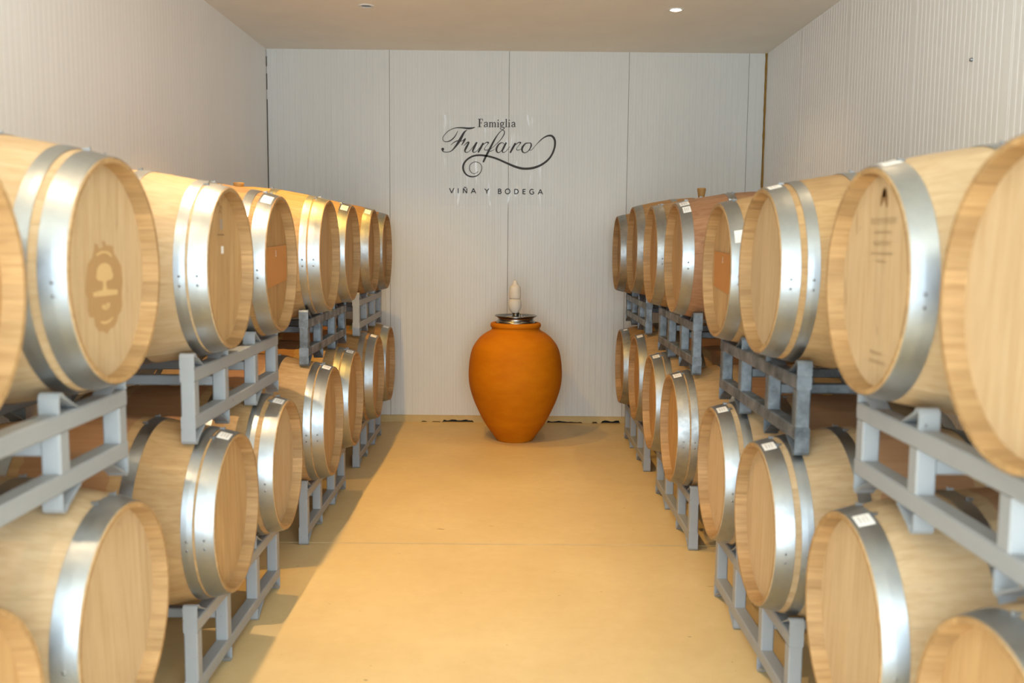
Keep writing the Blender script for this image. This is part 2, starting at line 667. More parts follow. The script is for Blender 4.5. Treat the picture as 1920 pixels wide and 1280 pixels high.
def stave_mesh(deg):
    mb = MB()
    h = R(deg) / 2
    g = 0.00012
    def P(x, r_, a):
        a2 = a - math.copysign(g / r_, a) if abs(a) > 1e-9 else 0.0
        return (x, r_ * math.sin(a2), r_ * math.cos(a2))
    rows = [[P(x, rad(x), a) for a in (-h, 0.0, h)] for x in STATIONS]
    mb.grid(rows, True)
    th = 0.027
    # sides
    for a in (-h, h):
        inner = lambda x: RC - 0.012 if abs(x) > HL - 1e-6 else rad(x) - th
        xs = sorted(STATIONS + [-(HL - 0.045), HL - 0.045])
        mb.grid([[P(x, rad(x), a), P(x, inner(x), a)] for x in xs], False)
    # ends: chime with a slope on the inner edge
    for e in (-1, 1):
        xe = e * HL
        xi = e * (HL - 0.045)
        ro, ri, rr = RC, RC - 0.012, rad(xi) - th
        mb.face([P(xe, ro, -h), P(xe, ro, 0), P(xe, ro, h), P(xe, ri, h), P(xe, ri, 0), P(xe, ri, -h)])
        mb.grid([[P(xe, ri, -h), P(xe, ri, 0), P(xe, ri, h)], [P(xi, rr, -h), P(xi, rr, 0), P(xi, rr, h)]], False)
        xj = e * (HL - 0.075)
        mb.grid([[P(xi, rr, -h), P(xi, rr, 0), P(xi, rr, h)], [P(xj, rad(xj) - th, -h), P(xj, rad(xj) - th, 0), P(xj, rad(xj) - th, h)]], False)
    me = mb.mesh('stave', fix=False)
    me.materials.append(M['stave_gold'])
    me.materials.append(M['end_grain'])
    nb = len(STATIONS) - 1
    first_end = nb * 2 + 2 * (len(STATIONS) + 1)
    for p in me.polygons:
        if p.index >= first_end:
            p.material_index = 1
    return me


WID = [14, 18, 12, 16, 10, 14, 16, 12, 14, 18, 10, 16, 12, 14, 16, 12, 10, 14, 18, 12, 16, 14, 10, 16, 12, 14]
assert sum(WID) == 360, sum(WID)
STAVE = {w: stave_mesh(w) for w in set(WID)}

HEAD_X = HL - 0.042
RHEAD = rad(HEAD_X) - 0.0225


def head_meshes():
    out = []
    edges = [-1.0, -0.72, -0.46, -0.16, 0.12, 0.42, 0.68, 1.0]
    for a, b in zip(edges[:-1], edges[1:]):
        y0, y1 = a * RHEAD + 0.0003, b * RHEAD - 0.0003
        m_ = 6
        ys = [y0 + (y1 - y0) * k / m_ for k in range(m_ + 1)]
        f = lambda q: math.sqrt(max(0.0, RHEAD ** 2 - q * q))
        ol = [(q, f(q)) for q in ys] + [(q, -f(q)) for q in reversed(ys)]
        # drop doubled points at the circle's ends
        cl = []
        for q in ol:
            if not cl or (abs(q[0] - cl[-1][0]) + abs(q[1] - cl[-1][1])) > 1e-6:
                cl.append(q)
        mb = MB()
        mb.face([(0.0, q[0], q[1]) for q in cl])
        k = len(cl)
        for i in range(k):
            p, q = cl[i], cl[(i + 1) % k]
            mb.face([(0.0, p[0], p[1]), (-0.02, p[0], p[1]), (-0.02, q[0], q[1]), (0.0, q[0], q[1])])
        out.append(mb.mesh('head_board', fix=False))
    return out


HEADS = head_meshes()
rh = MB()
rh.lathe([(0.0001, -HEAD_X), (RHEAD, -HEAD_X), (RHEAD, -HEAD_X + 0.02), (0.0001, -HEAD_X + 0.02)], 36, 'x', smooth=False)
REAR_HEAD = rh.mesh('rear_head')


def hoop_mesh(s0, s1, e):
    """band between distances s0 and s1 from the end e"""
    xs = [e * (HL - s0 - (s1 - s0) * k / 2) for k in range(3)]
    t = 0.0018
    prof = [(rad(xs[0]) + 0.0003, xs[0]), (rad(xs[0]) + t, xs[0])]
    prof += [(rad(xs[1]) + t + 0.0003, xs[1])]
    prof += [(rad(xs[2]) + t, xs[2]), (rad(xs[2]) + 0.0003, xs[2])]
    mb = MB()
    n = 72
    for (ra, xa), (rb, xb) in zip(prof[:-1], prof[1:]):
        mb.lathe([(ra, xa), (rb, xb)], n, 'x')
    return mb.mesh('hoop')


HOOP_S = {'head': (0.003, 0.058), 'quarter': (0.078, 0.114), 'close': (0.066, 0.100), 'bilge': (0.250, 0.290)}
HOOP_M = {(k, e): hoop_mesh(a, b, e) for k, (a, b) in HOOP_S.items() for e in (-1, 1)}

rv = MB()
rv.lathe([(0.0048, 0.0), (0.0042, 0.0012), (0.0022, 0.002), (0.0001, 0.0022)], 10)
RIVET = rv.mesh('rivet')
nl = MB()
nl.rbox(-0.008, 0.008, -0.0035, 0.0035, 0.0, 0.006, 'x', 0.001)
nl.rbox(0.006, 0.0095, -0.0035, 0.0035, -0.002, 0.009, 'z', 0.001)
NAIL = nl.mesh('nail')
bg = MB()
bg.lathe([(0.021, -0.006), (0.026, 0.004), (0.028, 0.016), (0.026, 0.019), (0.0001, 0.019)], 20)
BUNG = bg.mesh('bung')
bt = MB()
bt.lathe([(0.021, -0.006), (0.024, 0.02), (0.030, 0.048), (0.030, 0.060), (0.027, 0.063), (0.0001, 0.063)], 20)
BUNG_TALL = bt.mesh('bung')


def polar(x, a, lift=0.0):
    """point and frame on the barrel side; a is the angle from the top towards local -y"""
    r_ = rad(x) + lift
    return (x, -r_ * math.sin(a), RB + r_ * math.cos(a))


def sticker_mesh(x0, x1, a0, a1, lift=0.0028):
    mb = MB()
    rows = []
    for k in range(6):
        a = a0 + (a1 - a0) * k / 5
        rows.append([polar(x0, a, lift), polar(x1, a, lift)])
    mb.grid(rows, True)
    return mb.mesh('paper_label', fix=False)


STICK = {}


def stroke_pts(pts, smooth=True, sub=8):
    """Catmull-Rom through (x, y, w) points"""
    if not smooth or len(pts) < 3:
        return pts
    P = [pts[0]] + list(pts) + [pts[-1]]
    out = []
    for i in range(1, len(P) - 2):
        p0, p1, p2, p3 = P[i - 1:i + 3]
        for k in range(sub):
            t = k / sub
            out.append(tuple(0.5 * ((2 * b) + (-a + c) * t + (2 * a - 5 * b + 4 * c - d) * t * t + (-a + 3 * b - 3 * c + d) * t ** 3)
                             for a, b, c, d in zip(p0, p1, p2, p3)))
    out.append(tuple(pts[-1]))
    return out


def ribbon(mb, pts, conv, smooth=True):
    q = stroke_pts(pts, smooth)
    rows = []
    for i, (x, y_, w) in enumerate(q):
        a, b = q[max(0, i - 1)], q[min(len(q) - 1, i + 1)]
        dx, dy = b[0] - a[0], b[1] - a[1]
        l = math.hypot(dx, dy) or 1.0
        nx, ny = -dy / l * w / 2, dx / l * w / 2
        rows.append([conv(x + nx, y_ + ny), conv(x - nx, y_ - ny)])
    mb.grid(rows, False)


def disc(mb, x, y_, r_, conv, n=14, ry=None):
    mb.face([conv(x + r_ * math.cos(2 * math.pi * k / n), y_ + (ry or r_) * math.sin(2 * math.pi * k / n)) for k in range(n)])


GROUP = 'oak wine barrels stacked along both sides'


def make_barrel(side, X, y, z, r, hoops, tone, label, wine=False, head=None, stick=None, fine=True, dull=False, tall=False):
    """side -1 left row, +1 right row; X is the plane of the chime facing the aisle"""
    s = max(0.965, min(1.045, r / RC))
    root = empty('wine_barrel', (X + side * HL, y, z - RB * s))
    root.rotation_euler = (0, 0, 0 if side < 0 else math.pi)
    root.scale = (1, s, s)
    tag(root, label, 'barrel', GROUP)
    sm = M[('wine_' if wine else 'stave_') + tone]
    off = random.randrange(26)
    a = R(random.uniform(-6, 6))
    for k in range(26):
        w = WID[(k + off) % 26]
        a += R(w) / 2
        obj('stave', STAVE[w], sm, root, (0, 0, RB), (a, 0, 0))
        a += R(w) / 2
    hm = M['head_' + (head or tone)]
    tilt = R(random.uniform(-7, 7))
    flip = random.random() < 0.5
    for me in HEADS:
        obj('head_board', me, hm, root, (HEAD_X, 0, RB), (tilt + (math.pi if flip else 0), 0, 0))
    obj('rear_head', REAR_HEAD, hm, root, (0, 0, RB))
    met = M['hoop_dull'] if dull else M['hoop']
    kinds = {6: ['head', 'quarter', 'bilge'], 5: ['head', 'close', 'bilge'], 4: ['head', 'bilge']}[hoops]
    for kd in kinds:
        for e in (-1, 1):
            h = obj('hoop', HOOP_M[(kd, e)], met, root, (0, 0, RB))
            if e == 1 and fine:
                s0, s1 = HOOP_S[kd]
                xm = HL - (s0 + s1) / 2
                # local -y faces the viewer on the left row, +y on the right
                sg = 1 if side < 0 else -1
                for da in (0.0, 0.105):
                    an = sg * (R(93) + da)
                    p = polar(xm, an, 0.0016)
                    obj('rivet', RIVET, M['rivet'], h, (p[0], p[1], p[2] - RB), (an, 0, 0))
                for da in () if kd in ('quarter', 'close') else (R(random.uniform(-14, -4)), R(random.uniform(4, 16))):
                    p = polar(HL - s1 - 0.002, da, 0.0004)
                    obj('nail', NAIL, M['rivet'], h, (p[0], p[1], p[2] - RB), (da, 0, 0))
    obj('bung', BUNG_TALL if tall else BUNG, M['bung'], root, (0, 0, 2 * RB))
    if stick is not None:
        for st in (stick if isinstance(stick, list) else [stick]):
            if st not in STICK:
                a0, a1, s0, s1 = st
                STICK[st] = sticker_mesh(HL - s0, HL - s1, R(a0), R(a1))
            p = obj('paper_label', STICK[st], M['paper'], root)
            p['label'] = 'white paper label on the hoop'
            if fine:
                key = (st, 'print')
                if key not in STICK:
                    a0, a1, s0, s1 = st
                    da, ds = (a1 - a0) / 10, (s1 - s0) / 10
                    mb_ = MB()
                    for u0, u1, v0, v1 in ((2, 8, 2, 3.2), (2, 7, 4.4, 5.4), (2, 8, 6.6, 7.4)):
                        i_ = len(mb_.v)
                        mb_.grid([[polar(HL - s0 - ds * v0, R(a0 + da * q), 0.0033), polar(HL - s0 - ds * v1, R(a0 + da * q), 0.0033)]
                                  for q in (u0, (u0 + u1) / 2, u1)], True)
                    STICK[key] = mb_.mesh('print', fix=False)
                pr_ = obj('print', STICK[key], M['label_ink'], p)
    return root


# label patches: angle range from the top (towards local -y), distance range from the end
SL = (2, 14, 0.010, 0.050)          # left rows
SLU = (17, 31, 0.010, 0.050)         # upper left row
SR = (-16, -5, 0.010, 0.050)         # right rows (local -y is away from the viewer there)

B = {}
ROWS = [
    # key side X y z r hoops tone wine head stick fine dull label
    ('L1', -1, -0.925, 1.609, 1.476, .2788, 6, 'gold', False, 'worn', None, 'oak barrel cut off by the left picture edge, nearest in upper left row'),
    ('L2', -1, -0.930, 2.348, 1.484, .2735, 6, 'pale', False, 'pale', None, 'pale oak barrel with brown crest stamped on its head, second in upper left row'),
    ('L3', -1, -0.925, 3.289, 1.463, .2725, 5, 'pale', False, 'gold', None, 'brightly lit oak barrel with tiny white sticker on head, third in upper left row'),
    ('L4', -1, -0.929, 4.026, 1.459, .2799, 6, 'worn', False, 'worn', SLU, 'oak barrel with cardboard sheet in its head, fourth in upper left row'),
    ('L5', -1, -0.920, 5.052, 1.480, .2850, 5, 'gold', False, 'gold', None, 'golden oak barrel right behind the left cardboard-fronted barrel, fifth in upper left row'),
    ('L6', -1, -0.922, 5.791, 1.483, .2814, 4, 'gold', False, 'gold', SLU, 'oak barrel with glaring labelled hoop, sixth from camera in upper left row'),
    ('L7', -1, -0.921, 6.701, 1.489, .2784, 4, 'worn', False, 'worn', SLU, 'oak barrel with stained hoop, second last in upper left row'),
    ('L8', -1, -0.927, 7.438, 1.473, .2815, 4, 'worn', False, 'worn', None, 'oak barrel nearest the back wall in the upper left row'),
    ('R1', 1, 0.858, 1.574, 1.469, .2779, 4, 'pale', False, 'pale', None, 'blurred pale oak barrel cut by right picture edge, nearest in upper right row'),
    ('R2', 1, 0.875, 2.306, 1.478, .2705, 4, 'pale', False, 'pale', (-14, 0, 0.014, 0.055), 'pale oak barrel with burnt-in lettering on head, second in upper right row'),
    ('R3', 1, 0.860, 3.233, 1.472, .2735, 6, 'gold', False, 'pale', SR, 'pale-headed oak barrel with two bright hoops, third in upper right row'),
    ('R4', 1, 0.874, 3.968, 1.452, .2730, 4, 'gold', False, 'gold', None, 'oak barrel with cardboard sheet in its head, fourth in upper right row'),
    ('R5', 1, 0.867, 4.994, 1.484, .2791, 4, 'red', False, 'gold', None, 'reddish oak barrel with two paper labels on hoop, fifth in upper right row'),
    ('R6', 1, 0.855, 5.734, 1.488, .2829, 4, 'worn', False, 'worn', None, 'oak barrel just beyond the reddish one, sixth in upper right row'),
    ('R7', 1, 0.866, 6.692, 1.512, .2900, 4, 'worn', False, 'worn', None, 'oak barrel with tall yellowish bung on top, second last in upper right row'),
    ('R8', 1, 0.842, 7.442, 1.475, .2811, 4, 'worn', False, 'worn', None, 'oak barrel nearest the back wall in the upper right row'),
    ('L1b', -1, -0.904, 1.569, 0.640, .2810, 6, 'gold', True, 'gold', None, 'oak barrel in bottom left picture corner, nearest in lower left row'),
    ('L2b', -1, -0.914, 2.301, 0.632, .2791, 4, 'pale', True, 'pale', None, 'wide-hooped oak barrel in the lower left row, second from camera'),
    ('L3b', -1, -0.913, 3.255, 0.620, .2705, 5, 'gold', True, 'gold', SL, 'wine-stained oak barrel with labelled hoop, third in lower left row'),
    ('L4b', -1, -0.907, 3.993, 0.614, .2710, 6, 'gold', True, 'pale', SL, 'oak barrel with glaring labelled hoops, fourth in lower left row'),
    ('L5b', -1, -0.896, 4.983, 0.612, .2835, 5, 'gold', True, 'gold', SL, 'oak barrel with labelled hoop, fifth from camera in lower left row'),
    ('L6b', -1, -0.898, 5.722, 0.610, .2819, 5, 'gold', True, 'gold', SL, 'oak barrel with brightly lit gold top, sixth from camera in lower left row'),
    ('L7b', -1, -0.890, 6.655, 0.608, .2840, 6, 'worn', True, 'gold', SL, 'oak barrel with labelled hoop, second last in lower left row'),
    ('L8b', -1, -0.900, 7.394, 0.608, .2808, 4, 'worn', True, 'gold', SL, 'oak barrel nearest the back wall in the lower left row'),
    ('R1b', 1, 0.867, 1.607, 0.624, .2800, 4, 'pale', True, 'gold', None, 'oak barrel in bottom right picture corner, nearest in lower right row'),
    ('R2b', 1, 0.869, 2.343, 0.612, .2776, 4, 'pale', True, 'pale', SR, 'pale oak barrel with single wide labelled hoop, second in lower right row'),
    ('R3b', 1, 0.867, 3.202, 0.612, .2747, 6, 'pale', True, 'pale', SR, 'pale oak barrel with two labelled hoops, third in lower right row'),
    ('R4b', 1, 0.872, 3.940, 0.606, .2730, 6, 'pale', True, 'pale', SR, 'pale oak barrel with labelled hoop, fourth from camera in lower right row'),
    ('R5b', 1, 0.861, 4.948, 0.600, .2775, 5, 'gold', True, 'worn', SR, 'darker oak barrel with two close hoops, fifth in lower right row'),
    ('R6b', 1, 0.863, 5.687, 0.608, .2786, 5, 'gold', True, 'worn', SR, 'oak barrel with small labelled hoop, sixth in lower right row'),
    ('R7b', 1, 0.890, 6.620, 0.624, .2890, 4, 'gold', True, 'worn', SR, 'oak barrel with torn paper label, second last in lower right row'),
    ('R8b', 1, 0.8735, 7.360, 0.606, .2800, 4, 'worn', True, 'worn', (-14, -7, 0.022, 0.05), 'shaded oak barrel nearest the back wall in the lower right row'),
]
for (k, side, X, y, z, r, hp, tone, wine, head, stick, lab) in ROWS:
    if k == 'R5':
        stick = [(-24, -12, 0.014, 0.060), (-38, -27, 0.020, 0.058)]
    B[k] = make_barrel(side, X, y, z, r, hp, tone, lab, wine, head, stick, fine=y < 5.9,
                       dull=k in ('R6', 'R7', 'R8', 'R8b', 'L8', 'L7', 'R5b'), tall=(k == 'R7'))

# marks and sheets on single heads (children of their barrel). HX: just proud of the boards
HX = HEAD_X + 0.0006


def head_conv(root_side, lift=0.0):
    # x right / y up as seen from the aisle -> barrel local
    def c(px, py):
        return (HX + lift, px, RB + py)
    return c


# crest on the second upper left barrel
cc = head_conv(-1)
def crest_c(lift):
    f = head_conv(-1, lift)
    return lambda px, py: f((px - 330) / 215 * 0.112 + 0.012, (672 - py) / 542 * 0.118 - 0.04)
c0 = crest_c(0.0)
outline = [(235, 165), (265, 180), (275, 225), (300, 232), (325, 205), (312, 145), (345, 140), (358, 190), (400, 192), (440, 205), (450, 290), (500, 370),
           (535, 450), (545, 640), (525, 760), (530, 900), (515, 980), (475, 1020), (460, 1100), (420, 1150), (380, 1160),
           (335, 1215), (300, 1175), (245, 1160), (210, 1090), (200, 1000), (150, 980), (135, 900), (140, 780), (115, 690),
           (130, 560), (150, 400), (205, 320), (225, 240)]
mb = MB()
i0 = len(mb.v)
mb.face([c0(*q) for q in outline])
crest = obj('crest', mb.mesh('crest', fix=False), M['stamp'], B['L2'])
crest['label'] = 'brown ornate crest with a tree, stamped on the barrel head'
mb = MB()
c1 = crest_c(0.0004)
disc(mb, 330, 500, 88, c1, 18, 108)
disc(mb, 275, 540, 42, crest_c(0.0010), 12, 55)
disc(mb, 385, 540, 42, crest_c(0.0012), 12, 55)
c2 = crest_c(0.0006)
ribbon(mb, [(328, 560, 50), (326, 640, 36), (328, 715, 56)], c2)
ribbon(mb, [(195, 742, 50), (330, 736, 72), (475, 745, 58)], crest_c(0.0008))
ribbon(mb, [(245, 305, 18), (290, 275, 26), (330, 268, 26), (380, 280, 26), (420, 325, 16)], c1)
ribbon(mb, [(268, 1060, 16), (310, 1078, 30), (360, 1072, 30), (415, 1035, 14)], c1)
ribbon(mb, [(290, 880, 30), (335, 900, 70), (370, 860, 30)], c1)
obj('crest_tree', mb.mesh('crest_tree', fix=False), M['stamp_light'], crest)

# burnt-in mark and faded lines of lettering on the second upper right barrel (rotated root: local y points to the viewer's left... mirrored)
mb = MB()
def rc(px, py):
    return (HX, -px, RB + py)
ribbon(mb, [(-0.020, 0.182, 0.008), (-0.012, 0.205, 0.022), (0.0, 0.222, 0.020), (0.012, 0.205, 0.022), (0.020, 0.186, 0.006)], rc)
ribbon(mb, [(0.0, 0.226, 0.016), (0.001, 0.208, 0.022)], rc, False)
obj('brand_mark', mb.mesh('brand_mark', fix=False), M['burn'], B['R2'])
mb = MB()
rnd = random.Random(3)
LINES = ((0.150, -0.075, 0.075, 0.018), (0.122, -0.050, 0.050, 0.007), (0.095, -0.055, 0.055, 0.012), (0.070, -0.065, 0.065, 0.006),
                          (0.050, -0.030, 0.030, 0.007), (-0.178, -0.028, 0.045, 0.010), (-0.200, -0.050, 0.045, 0.011))
for li, (yy, x0, x1, hgt) in enumerate(LINES):
    x = x0
    while x < x1:
        w = rnd.uniform(0.5, 0.9) * hgt
        for t in range(2):
            xx = x + t * w * 0.6
            ribbon(mb, [(xx, yy - hgt / 2, 0.0022), (xx, yy + hgt / 2, 0.0022)], rc, False)
        ribbon(mb, [(x, yy + rnd.choice((-0.4, 0, 0.4)) * hgt, 0.002), (x + w * 0.6, yy + rnd.choice((-0.4, 0, 0.4)) * hgt, 0.002)], rc, False)
        x += w + 0.004
    if li == 4:
        obj('faded_lettering', mb.mesh('faded_lettering', fix=False), M['faded'], B['R2'])
        mb = MB()
obj('faded_lettering', mb.mesh('faded_lettering', fix=False), M['faded'], B['R2'])

# small stamp and white sticker on the third upper left barrel
mb = MB()
lc = head_conv(-1)
ribbon(mb, [(-0.03, 0.118, 0.004), (0.05, 0.118, 0.004)], lc, False)
for q in ((-0.005, 0.215), (0.02, 0.205), (0.01, 0.19)):
    ribbon(mb, [(q[0] - 0.014, q[1], 0.004), (q[0], q[1] + 0.012, 0.005), (q[0] + 0.014, q[1], 0.004)], lc)
obj('brand_mark', mb.mesh('brand_mark', fix=False), M['burn'], B['L3'])
mb = MB()
mb.box(HX, HX + 0.0005, 0.004, 0.034, RB + 0.136, RB + 0.172)
o = obj('stamp_square', mb, plain('grey_stamp', lin(168, 150, 132), 0.7), B['L3'])
mb = MB()
mb.box(HX, HX + 0.0008, 0.012, 0.038, RB + 0.052, RB + 0.078)
o = obj('paper_label', mb, M['paper'], B['L3'])
o['label'] = 'tiny white sticker on the head'

# cardboard sheets set into two heads
for key, y0, y1, sgn in (('L4', -0.12, 0.222, 1), ('R4', -0.20, 0.115, -1)):
    mb = MB()
    t0, t1 = HX + 0.002, HX + 0.006
    zl, zh = RB - 0.085, RB + 0.075
    sk = 0.012
    pts = [(y0, zl - sk * sgn), (y1, zl + sk * sgn), (y1, zh + sk * 0.4 * sgn), (y0, zh - sk * 0.4 * sgn)]
    mb.face([(t1, a, b) for a, b in pts])
    mb.face([(t0, a, b) for a, b in reversed(pts)])
    for i in range(4):
        p, q = pts[i], pts[(i + 1) % 4]
        mb.face([(t0, *p), (t0, *q), (t1, *q), (t1, *p)])
    o = obj('cardboard_sheet', mb, M['card'], B[key])
    o['label'] = 'brown cardboard sheet stuck inside the barrel head'
    mb = MB()
    ribbon(mb, [(0.03 * sgn, 0.058, 0.006), (0.033 * sgn, 0.036, 0.006), (0.026 * sgn, 0.034, 0.004)], lambda px, py: (t1 + 0.0006, px, RB + py))
    obj('white_mark', mb.mesh('white_mark', fix=False), M['paper'], o)
st = sticker_mesh(HL - 0.018, HL - 0.058, R(-66), R(-55))
o = obj('paper_label', st, M['paper'], B['R4'])

# ------------------------------------------------------------------ racks
FP = [-0.54, -0.205, 0.205, 0.54]    # uprights along the rack
BR_H = 0.050
TB = 0.048                           # tube size


BR_PATH = [(-0.024, 0.0), (-0.024, BR_H - 0.012), (-0.019, BR_H - 0.003), (-0.010, BR_H), (-0.002, BR_H - 0.003), (0.006, BR_H - 0.012), (0.078, 0.0)]


def bracket_mesh(sg, down):
    """bent flat bar beside an upright; sg: the way it slopes along y"""
    path = BR_PATH
    t = 0.005
    inner = []
    for i, (a, b) in enumerate(path):
        p, q = path[max(0, i - 1)], path[min(len(path) - 1, i + 1)]
        dx, dy = q[0] - p[0], q[1] - p[1]
        l = math.hypot(dx, dy)
        inner.append((a + dy / l * t, b - dx / l * t))
    inner[0] = (inner[0][0], 0.0)
    inner[-1] = (inner[-1][0], 0.0)
    fz = -1 if down else 1
    w = TB / 2
    C = lambda p, x: (x, p[0] * sg, p[1] * fz)
    mb = MB()
    for x in (-w, w):
        for i in range(len(path) - 1):
            mb.face([C(path[i], x), C(path[i + 1], x), C(inner[i + 1], x), C(inner[i], x)])
    for ol in (path, inner):
        mb.grid([[C(p, -w), C(p, w)] for p in ol], False)
    return mb.mesh('foot' if down else 'bracket')


BRK = {(s_, d_): bracket_mesh(s_, d_) for s_ in (-1, 1) for d_ in (False, True)}
RACK_CACHE = {}


def rack_meshes(hh):
    key = round(hh, 3)
    if key in RACK_CACHE:
        return RACK_CACHE[key]
    d = {}
    w = TB / 2
    L2 = 0.54 + w
    mb = MB(); mb.rbox(-w, w, -L2, L2, 0, 0.045, 'y'); d['rail'] = mb.mesh('rail')
    mb = MB(); mb.rbox(-w + 0.001, w - 0.001, -w, w, 0.045, hh - 0.045, 'z'); d['post'] = mb.mesh('post')
    mb = MB(); mb.rbox(0, 0.70, -0.018, 0.018, -0.018, 0.018, 'x'); d['cross_bar'] = mb.mesh('cross_bar')
    RACK_CACHE[key] = d
    return d


def make_rack(xf, xb, yc, z0, z1, mat, label):
    """front frame at xf, rear frame at xb, rail bottoms at z0, rail tops at z1"""
    root = empty('barrel_rack', ((xf + xb) / 2, yc, z0 - BR_H))
    tag(root, label, 'rack', 'steel barrel racks')
    hh = z1 - z0
    d = rack_meshes(hh)
    z = BR_H
    for x in (xf, xb):
        lx = x - (xf + xb) / 2
        obj('rail', d['rail'], mat, root, (lx, 0, z))
        obj('rail', d['rail'], mat, root, (lx, 0, z + hh - 0.045))
        for i, py in enumerate(FP):
            sg = 1 if i in (0, 2) else -1
            obj('post', d['post'], mat, root, (lx, py, z))
            obj('bracket', BRK[(sg, False)], mat, root, (lx, py, z + hh))
            obj('foot', BRK[(sg, True)], mat, root, (lx, py, z))
    xm = min(xf, xb) - (xf + xb) / 2 + TB / 2
    sx = (abs(xf - xb) - TB) / 0.70
    for py in (FP[1], FP[2]):
        o = obj('cross_bar', d['cross_bar'], mat, root, (xm, py, z + hh * 0.56))
        o.scale = (sx, 1, 1)
    # bolt holes on the end faces
    return root


PAIRS = [('1', '2'), ('3', '4'), ('5', '6'), ('7', '8')]
ORD = ['nearest', 'second', 'third', 'last']
spec = {r_[0]: r_ for r_ in ROWS}
zinc = {('L', 2), ('R', 1), ('R', 2), ('R', 3)}


def seat(keys, yc, xs, above):
    """height at which a rack centred at yc just touches these barrels: above -> rail bottom, else rail top"""
    best = -9.0 if above else 9.0
    for k in keys:
        _, sd_, X_, y_, z_, r_ = spec[k][:6]
        sc_ = max(0.965, min(1.045, r_ / RC))
        c_ = X_ + sd_ * HL
        for x in xs:
            m_ = max(rad(min(abs(x + e * TB / 2 - c_), HL)) for e in (-1, 1))
            rr_ = (m_ + 0.0025) * sc_
            for i_, p in enumerate(FP):
                sg = 1 if i_ in (0, 2) else -1
                pts_ = [(p + a * sg, h_) for a, h_ in BR_PATH] + [(p + (0.006 + 0.036) * sg, 0.025), (y_ - yc, 0.0)]
                for py, h_ in pts_:
                    dy = yc + py - y_
                    if abs(dy) < rr_:
                        q = math.sqrt(rr_ * rr_ - dy * dy)
                        best = max(best, z_ + q + h_) if above else min(best, z_ - q - h_)
    return best + (0.0015 if above else -0.0015)


for sd, nm, xf, xb in ((-1, 'L', -1.025, -1.775), (1, 'R', 0.972, 1.725)):
    side = 'left' if sd < 0 else 'right'
    for i, (a, b) in enumerate(PAIRS):
        lo, hi = (nm + a + 'b', nm + b + 'b'), (nm + a, nm + b)
        yl = (spec[lo[0]][3] + spec[lo[1]][3]) / 2
        yu = (spec[hi[0]][3] + spec[hi[1]][3]) / 2
        w_ = {0: 'nearest the camera', 1: 'second from the camera', 2: 'third from the camera', 3: 'nearest the back wall'}[i]
        make_rack(xf, xb, yl, BR_H, seat(lo, yl, (xf, xb), False), M['rack_paint'], 'grey steel barrel rack standing on the floor on the %s, %s' % (side, w_))
        z_ = (nm, i) in zinc
        z0, z1 = seat(lo, yu, (xf, xb), True), seat(hi, yu, (xf, xb), False)
        make_rack(xf, xb, yu, z0, z1, M['rack_zinc' if z_ else 'rack_paint'],
                  '%s steel rack between upper and lower barrels on the %s, %s' % ('dark galvanised' if z_ else 'light grey', side, w_))

# ------------------------------------------------------------------ terracotta jar
JX, JYY = 0.070, 7.46
jar = tag(empty('terracotta_jar', (JX, JYY, 0)), 'large orange terracotta jar standing against the back wall', 'jar')
K = 0.001169
prof_px = [(0, 1161), (118, 1161), (126, 1155), (145, 1125), (175, 1085), (205, 1040), (232, 990), (258, 935), (281, 880), (301, 815), (311, 760),
           (313.5, 700), (308, 625), (295, 560), (277, 517), (242, 470), (205, 440), (178, 424), (163, 414), (159, 405), (161, 399),
           (167, 393), (169, 382), (166, 371), (158, 366), (142, 365), (136, 372), (134, 400), (134, 440)]
prof = [(max(0.0001, a * K), (1161 - b) * K) for a, b in prof_px]
# smooth the profile
pr = [(a, b, 0) for a, b in prof[1:]]
sp = stroke_pts(pr, True, 3)
jm = MB()
jm.lathe([(0.0001, 0.0)] + [(max(0.0001, q[0]), max(0.0, q[1])) for q in sp], 72)
obj('body', jm, M['jar'], jar)
zt = (1161 - 365) * K
lid = MB()
lid.lathe([(0.150, zt - 0.006), (0.150, zt + 0.012), (0.140, zt + 0.016), (0.140, zt + 0.036), (0.146, zt + 0.040), (0.163, zt + 0.048), (0.166, zt + 0.052),
           (0.162, zt + 0.056), (0.150, zt + 0.050), (0.135, zt + 0.036), (0.120, zt + 0.034), (0.040, zt + 0.056), (0.030, zt + 0.058), (0.0001, zt + 0.058)], 64)
lido = obj('steel_lid', lid, M['steel'], jar)
lido['label'] = 'dark stainless steel lid ring'
nk = MB()
nk.lathe([(0.026, zt + 0.055), (0.024, zt + 0.066), (0.030, zt + 0.071), (0.030, zt + 0.076)], 24)
obj('lid_neck', nk, M['steel'], lido)
kn = MB()
kn.lathe([(0.009, zt + 0.05), (0.009, zt + 0.068), (0.006, zt + 0.072), (0.0001, zt + 0.072)], 12, c=(0.046, -0.05, -0.004))
obj('lid_bolt', kn, M['steel'], lido)

za = zt + 0.072
al = tag(empty('airlock', (JX - 0.008, JYY, za)), 'white translucent double bulb airlock on top of the orange jar', 'airlock')
a1 = MB()
lp = [(0.020, 0.0), (0.030, 0.008), (0.044, 0.030), (0.051, 0.058), (0.051, 0.085), (0.047, 0.104), (0.040, 0.112)]
a1.lathe([(q[0], q[1]) for q in stroke_pts([(a, b, 0) for a, b in lp], True, 4)] + [(0.0001, 0.113)], 32)
obj('lower_bulb', a1, M['airlock'], al)
a2 = MB()
lp = [(0.041, 0.114), (0.046, 0.120), (0.047, 0.150), (0.045, 0.185), (0.038, 0.208), (0.024, 0.222), (0.019, 0.238), (0.012, 0.252), (0.0005, 0.258)]
a2.lathe([(0.0001, 0.1135)] + [(max(0.0001, q[0]), q[1]) for q in stroke_pts([(a, b, 0) for a, b in lp], True, 4)], 32)
obj('upper_bulb', a2, M['airlock'], al)

